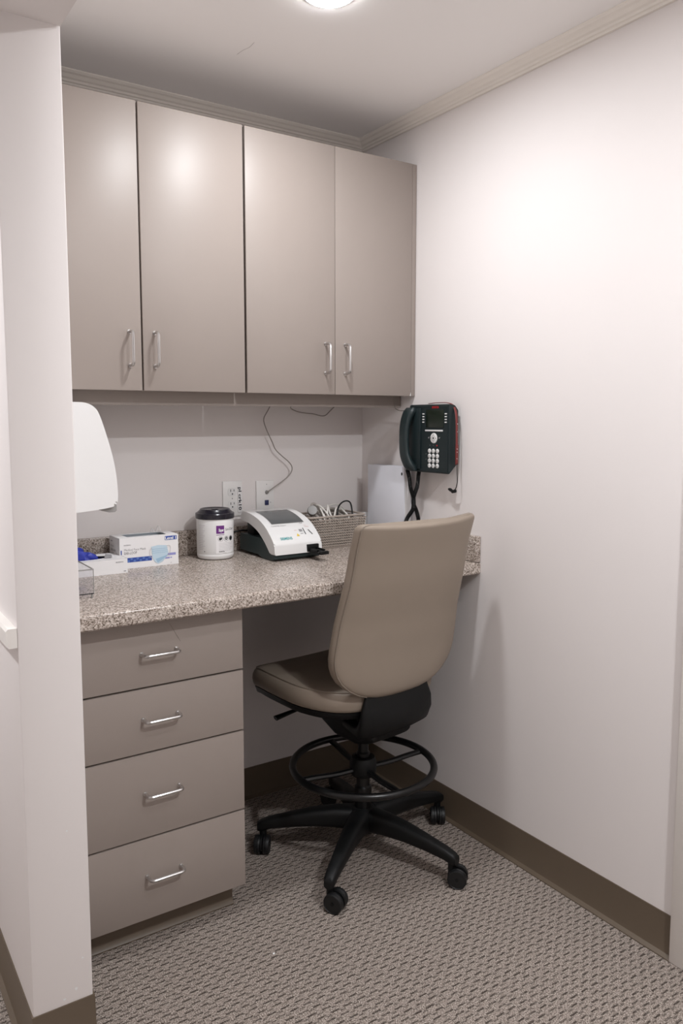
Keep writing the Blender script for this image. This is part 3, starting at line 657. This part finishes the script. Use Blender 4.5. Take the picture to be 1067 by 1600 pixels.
b = B(); text(b, 'Super', .0092, -.0205, .0935, fc(.0009), bold=.04, width=.0172); printed('lettering', b, WINK, cn, 'white lettering on the purple square')
b = B(); text(b, 'Sani-Cloth', .0085, .0010, .0955, fc(), shear=.25, width=.036); printed('lettering', b, INK, cn)
b = B(); text(b, 'Germicidal Wipe', .0035, -.0205, .0265, fc(), bold=.03, width=.019); printed('lettering', b, INK, cn)
for i, u in enumerate((-.0145, .0055, .0255)):
    b = B(); disc2(b, u, .069, .0085, fc(), 24, ri=.0079)
    if i == 0: disc2(b, u-.0015, .0690, .0038, fc(), 12, ry=1.3); disc2(b, u+.0028, .0705, .0028, fc(), 10, ry=1.4)
    if i == 1: disc2(b, u, .0700, .0052, fc(), 14, ri=.0022)
    if i == 2: disc2(b, u, .069, .0070, fc(), 20)
    o_ = printed('symbol', b, INK, cn); o_['kind'] = 'stuff'
b = B()
for k in range(6): quad(b, -.0205, .0545-.0048*k, .036-.006*(k % 3), .0554-.0048*k, fc(), 10)
quad(b, -.008, .0225, .006, .0236, fc(), 4)
printed('small_print', b, GREYL, cn)
b = B()
for k in range(15): quad(b, -.094, .112-.0056*k, -.0665-.004*((k*7) % 3), .1133-.0056*k, fc(), 5)
printed('side_print', b, GREYL, cn)
b = B(); disc2(b, -.0680, .028, .0018, fc(), 8); printed('side_mark', b, INK, cn)

# ------------------------------------------------------------------ urine strip analyser
an = thing('strip_analyzer', 'white and dark grey desktop test analyser with grey screen beside the wipes tub', 'medical device', (-.461, -.17, ZK))
ax0, ax1 = -.549, -.372
outer = [(-.300, .936), (-.2975, .958), (-.293, .9725), (-.272, .994), (-.240, 1.018), (-.20, 1.0375), (-.155, 1.0500), (-.11, 1.0565), (-.070, 1.0585)]
inner = [(-.062, 1.046), (-.066, 1.026), (-.085, 1.0255), (-.12, 1.0215), (-.155, 1.0120), (-.19, .998), (-.225, .975), (-.25, .954), (-.268, .936)]
po = [(p.x, p.y) for p in smoothpts([(a, b_, 0) for a, b_ in outer], 4)]; pi_ = [(p.x, p.y) for p in smoothpts([(a, b_, 0) for a, b_ in inner], 4)]
cv = B(); prism(cv, po+pi_, lambda u, v, w_: (w_, u, v), ax0, ax1)
ee = [e_ for e_ in cv.edges if abs(e_.verts[0].co.x-e_.verts[1].co.x) < 1e-6 and len(e_.link_faces) == 2]
bmesh.ops.bevel(cv, geom=ee, offset=.0035, segments=3, affect='EDGES', clamp_overlap=True)
obj('cover', cv, WPL, an, ang=30)
# the dark body below
bd = B(); prism(bd, [(-.284, ZK+.004), (-.290, .924), (-.288, .9355), (-.262, .9355), (-.235, .962), (-.20, .980), (-.055, .980), (-.048, .972), (-.048, .924), (-.054, ZK+.010), (-.18, ZK+.010), (-.22, ZK)], lambda u, v, w_: (w_, u, v), ax0+.003, ax1-.003)
bmesh.ops.bevel(bd, geom=[e_ for e_ in bd.edges if e_.calc_face_angle(0) > .9], offset=.003, segments=2, affect='EDGES'); obj('body', bd, GREEND, an)
obj('neck', bx(ax0+.012, ax1-.012, -.135, -.085, .9805, 1.0215, bev=.003), BLK, an)
# surface point on the cover's top for prints: u across from its left edge, s = y
def topz(y):
    for (a, p), (c_, q) in zip(po, po[1:]):
        if a <= y <= c_: return p+(q-p)*(y-a)/(c_-a)
    return po[-1][1]
def ft(e=.0006): return lambda u, y: (ax0+u, y-e*.45, topz(y)+e)
def strip(bm, u0, y0, u1, y1, fn, n=14):
    for k in range(n):
        a, b_ = y0+(y1-y0)*k/n, y0+(y1-y0)*(k+1)/n; bm.faces.new([bm.verts.new(fn(*q)) for q in ((u0, a), (u1, a), (u1, b_), (u0, b_))])
    return bm
b = B(); strip(b, .030, -.2250, .150, -.112, ft(.0008)); printed('screen', b, SCRN, an, 'dark grey touch screen')
b = B(); strip(b, .0285, -.2268, .1515, -.1105, ft(.0004)); printed('screen_bezel', b, GREYP, an)
def ftx(e=.0008, k=.62): return lambda u, v: ft(e)(u, -.297+v*k)
b = B(); text(b, 'SIEMENS', .0115, .030, .018, ftx(), bold=.02, width=.044); printed('lettering', b, TEAL, an, 'teal lettering on the front slope')
b = B(); text(b, 'CLINITEK Status+', .0075, .022, .095, ftx(), width=.055); printed('lettering', b, GREYINK, an)
b = B(); poly2(b, [(.094, .030), (.106, .030), (.100, .044)], ftx()); printed('warning_mark', b, YEL, an)
b = B(); quad(b, .112, .052, .124, .066, ftx()); quad(b, .112, .040, .122, .043, ftx()); disc2(b, .136, .108, .0055, ftx(), 14, ri=.0035); printed('symbols', b, GREYINK, an)
b = B(); quad(b, .1285, .036, .1315, .072, ftx()); poly2(b, [(.1525, .034), (.1565, .034), (.1485, .060), (.1450, .060)], ftx()); printed('slot_marks', b, INK, an)
b = B(); quad(b, .094, .060, .104, .062, ftx()); quad(b, .140, .078, .156, .0800, ftx()); quad(b, .140, .088, .150, .0895, ftx()); printed('symbols', b, mat('print_pink_grey', (208, 168, 166), .5), an)
tr = B(); box(tr, -.430, -.386, -.3035, -.293, .938, .962, bev=.002); obj('tray_slot', tr, BLK, an)
ty = B(); box(ty, -.424, -.392, -.372, -.300, .9375, .9425, bev=.001); box(ty, -.424, -.420, -.350, -.300, .9425, .951, bev=.001); box(ty, -.396, -.392, -.350, -.300, .9425, .951, bev=.001); box(ty, -.412, -.404, -.362, -.300, .9425, .948, bev=.001); box(ty, -.424, -.392, -.374, -.360, .937, .9475, bev=.0015)
obj('strip_tray', ty, BLK, an, label='black strip tray sticking out of the front')
obj('power_cord', tube(B(), smoothpts([(-.50, -.049, .985), (-.54, -.035, .985), (-.575, -.030, .978), (-.605, -.030, .960), (-.625, -.028, .935), (-.640, -.028, .9175)], 6), .003, 8), BLK, an)

# ------------------------------------------------------------------ basket with cables
bkx0, bkx1, bky0, bky1, bz1 = -.345, -.108, -.176, -.036, 1.028
bk_ = thing('storage_basket', 'beige woven-look plastic basket full of cables by the corner', 'basket', ((bkx0+bkx1)/2, (bky0+bky1)/2, ZK))
tp = .010
def wallpt(side, s, h):   # s 0..1 along the side, h 0..1 up
    k = tp*(1-h); x0, x1, y0, y1 = bkx0+k, bkx1-k, bky0+k, bky1-k; z = ZK+.006+(bz1-ZK-.012)*h
    a, b_ = {0: ((x0, y0), (x1, y0)), 1: ((x1, y0), (x1, y1)), 2: ((x1, y1), (x0, y1)), 3: ((x0, y1), (x0, y0))}[side]
    return Vector((a[0]+(b_[0]-a[0])*s, a[1]+(b_[1]-a[1])*s, z))
nrm = [Vector((0, -1, 0)), Vector((1, 0, 0)), Vector((0, 1, 0)), Vector((-1, 0, 0))]
wv = B()
def slab(bm, p, q, n_, wdt, thk):
    d = (q-p).normalized(); sdir = n_.cross(d)
    vs = [bm.verts.new(e_+sdir*(sx_*wdt/2)+n_*(k*thk)) for e_ in (p, q) for sx_ in (-1, 1) for k in (0, 1)]
    for f in ((0, 1, 3, 2), (4, 6, 7, 5), (0, 4, 5, 1), (2, 3, 7, 6), (0, 2, 6, 4), (1, 5, 7, 3)): bm.faces.new([vs[i] for i in f])
for side in range(4):
    Ls = (bkx1-bkx0) if side % 2 == 0 else (bky1-bky0); nc = int(Ls/.0098); nr = 11
    for c_ in range(nc):
        for r_ in range(nr):
            s0, s1, sm = c_/nc, (c_+1)/nc, (c_+.5)/nc; h0, h1 = (r_+.1)/nr, (r_+.80)/nr
            slab(wv, wallpt(side, s0, h1), wallpt(side, sm, h0), nrm[side], .0036, .0026); slab(wv, wallpt(side, sm, h0), wallpt(side, s1, h1), nrm[side], .0036, .0032)
obj('weave', wv, BASK, bk_, kind='stuff', smooth=False)
rm = B(); rr_ = [(bkx0, bky0), (bkx1, bky0), (bkx1, bky1), (bkx0, bky1)]; rp = []
for i, (x, y) in enumerate(rr_):
    cx, cy = (x+(.012 if x == bkx0 else -.012)), (y+(.012 if y == bky0 else -.012)); a0 = [PI, 1.5*PI, 0, .5*PI][i]
    rp += [(cx+.012*math.cos(a0+PI/2*k/4), cy+.012*math.sin(a0+PI/2*k/4), bz1) for k in range(5)]
obj('rim', tube(rm, rp, .0038, 8, closed=True), BASK, bk_)
obj('bottom', bx(bkx0+tp, bkx1-tp, bky0+tp, bky1-tp, ZK, ZK+.006, bev=.001), BASK, bk_)
def coil(cx, cy, cz, a_, b_, turns, r, mt, name, label, tilt=.0, jit=.006, seedn=1):
    random.seed(seedn); pts = []
    for k in range(int(turns*10)):
        t_ = 2*PI*k/10; pts.append((cx+(a_+random.uniform(-jit, jit))*math.cos(t_), cy+(b_+random.uniform(-jit, jit))*math.sin(t_), cz+tilt*math.sin(t_)+random.uniform(-jit, jit)*.8+.004*k/10))
    return cord(name, pts, r, mt, label, group=None, k=5)
coil(-.225, -.104, .945, .075, .040, 5, .0032, LCORD, 'coiled_cable', 'pale grey cable coil filling the basket', .004, .010, 2)
coil(-.205, -.100, 1.014, .066, .032, 4.3, .0030, LCORD, 'coiled_cable', 'pale grey cable loops piled on top of the basket', .016, .010, 4)
cord('white_cable', [(-.258, -.145, 1.00), (-.262, -.130, 1.036), (-.266, -.12, 1.052), (-.258, -.128, 1.033), (-.252, -.14, 1.02), (-.235, -.12, 1.052), (-.222, -.10, 1.060), (-.232, -.135, 1.03), (-.228, -.15, 1.02), (-.20, -.12, 1.046), (-.17, -.095, 1.050), (-.15, -.10, 1.032), (-.14, -.115, 1.01), (-.17, -.10, .99)], .0030, WCORD, 'white cable standing in loops in the basket')
cord('white_cable', [(-.245, -.150, 1.00), (-.250, -.150, 1.028), (-.262, -.120, 1.058), (-.27, -.09, 1.062), (-.25, -.07, 1.04), (-.21, -.07, 1.05), (-.17, -.075, 1.058), (-.14, -.08, 1.04), (-.135, -.09, 1.0)], .0028, WCORD, 'second white cable arching over behind in the basket')
cord('black_cable', [(-.205, -.135, .985), (-.198, -.128, 1.028), (-.185, -.115, 1.052), (-.160, -.10, 1.066), (-.135, -.095, 1.070), (-.126, -.105, 1.062), (-.132, -.125, 1.035), (-.138, -.135, 1.005)], .0028, BLK, 'black cable loop rising from the right end of the basket')
ad = thing('power_adapter', 'grey power adapter plug lying on the left rim of the basket', 'adapter', (-.30, -.112, 1.03))
M = Matrix.Rotation(math.radians(-62), 4, 'Y') @ Matrix.Rotation(math.radians(25), 4, 'X')
c = B(); lathe(c, [(0, -.012), (.015, -.012), (.0175, -.010), (.0180, .008), (.016, .012), (0, .013)], 24, (-.296, -.115, 1.046), Matrix.Rotation(math.radians(70), 4, 'X') @ Matrix.Rotation(math.radians(-25), 4, 'Y')); obj('case', c, GREYP, ad)
obj('cord', tube(B(), smoothpts([(-.292, -.105, 1.055), (-.285, -.095, 1.066), (-.272, -.095, 1.066), (-.262, -.10, 1.052), (-.250, -.105, 1.030), (-.245, -.105, .99)], 6), .005, 8), LCORD, ad)

# ------------------------------------------------------------------ papers by the corner
bi = thing('ring_binder', 'white binder standing upright against the side wall under the phone', 'binder', (-.036, -.215, ZK))
by0, by1, bt = -.327, -.110, 1.203
obj('front_cover', bx(-.052, -.0495, by0, by1, ZK, bt, bev=.0008), PAPER, bi); obj('back_cover', bx(-.0235, -.0210, by0, by1, ZK, bt, bev=.0008), PAPER, bi)
obj('spine', bx(-.0495, -.0236, by0, by0+.0025, ZK, bt, bev=.0006), CARD, bi); obj('pages', bx(-.0488, -.0242, by0+.004, by1-.006, ZK+.004, bt-.007), CARD, bi)
b = B(); disc2(b, 0, 0, .0042, lambda u, v: (-.0525, by0+.014+u, 1.178+v), 14, ry=1.35); printed('finger_hole', b, INK, bi, 'small black hole near the upper edge')
sn = thing('spiral_notepad', 'small white spiral notepad standing in the corner behind the basket', 'notepad', (-.067, -.083, ZK))
obj('pad', bx(-.100, -.034, -.090, -.076, ZK, 1.022, bev=.001), CARD, sn)
sp = B()
for k in range(13):
    z = ZK+.010+.0078*k; tube(sp, [(-.0325+.0048*math.cos(a), -.083+.009*math.sin(a), z+.001*a) for a in [2*PI*q/10 for q in range(10)]], .0010, 5)
obj('spiral', sp, BLK, sn)
# a scrap of paper on the carpet
s_ = B(); loft(s_, [[(-.835+r*math.cos(a), -.796+r*.7*math.sin(a), z) for a in [PI*k/4 for k in range(8)]] for r, z in ((.002, .0), (.0036, .0016), (.0032, .003), (.001, .0042))])
setp(obj('paper_crumb', s_, WINK), 'tiny white crumb of paper lying on the open carpet', 'litter')
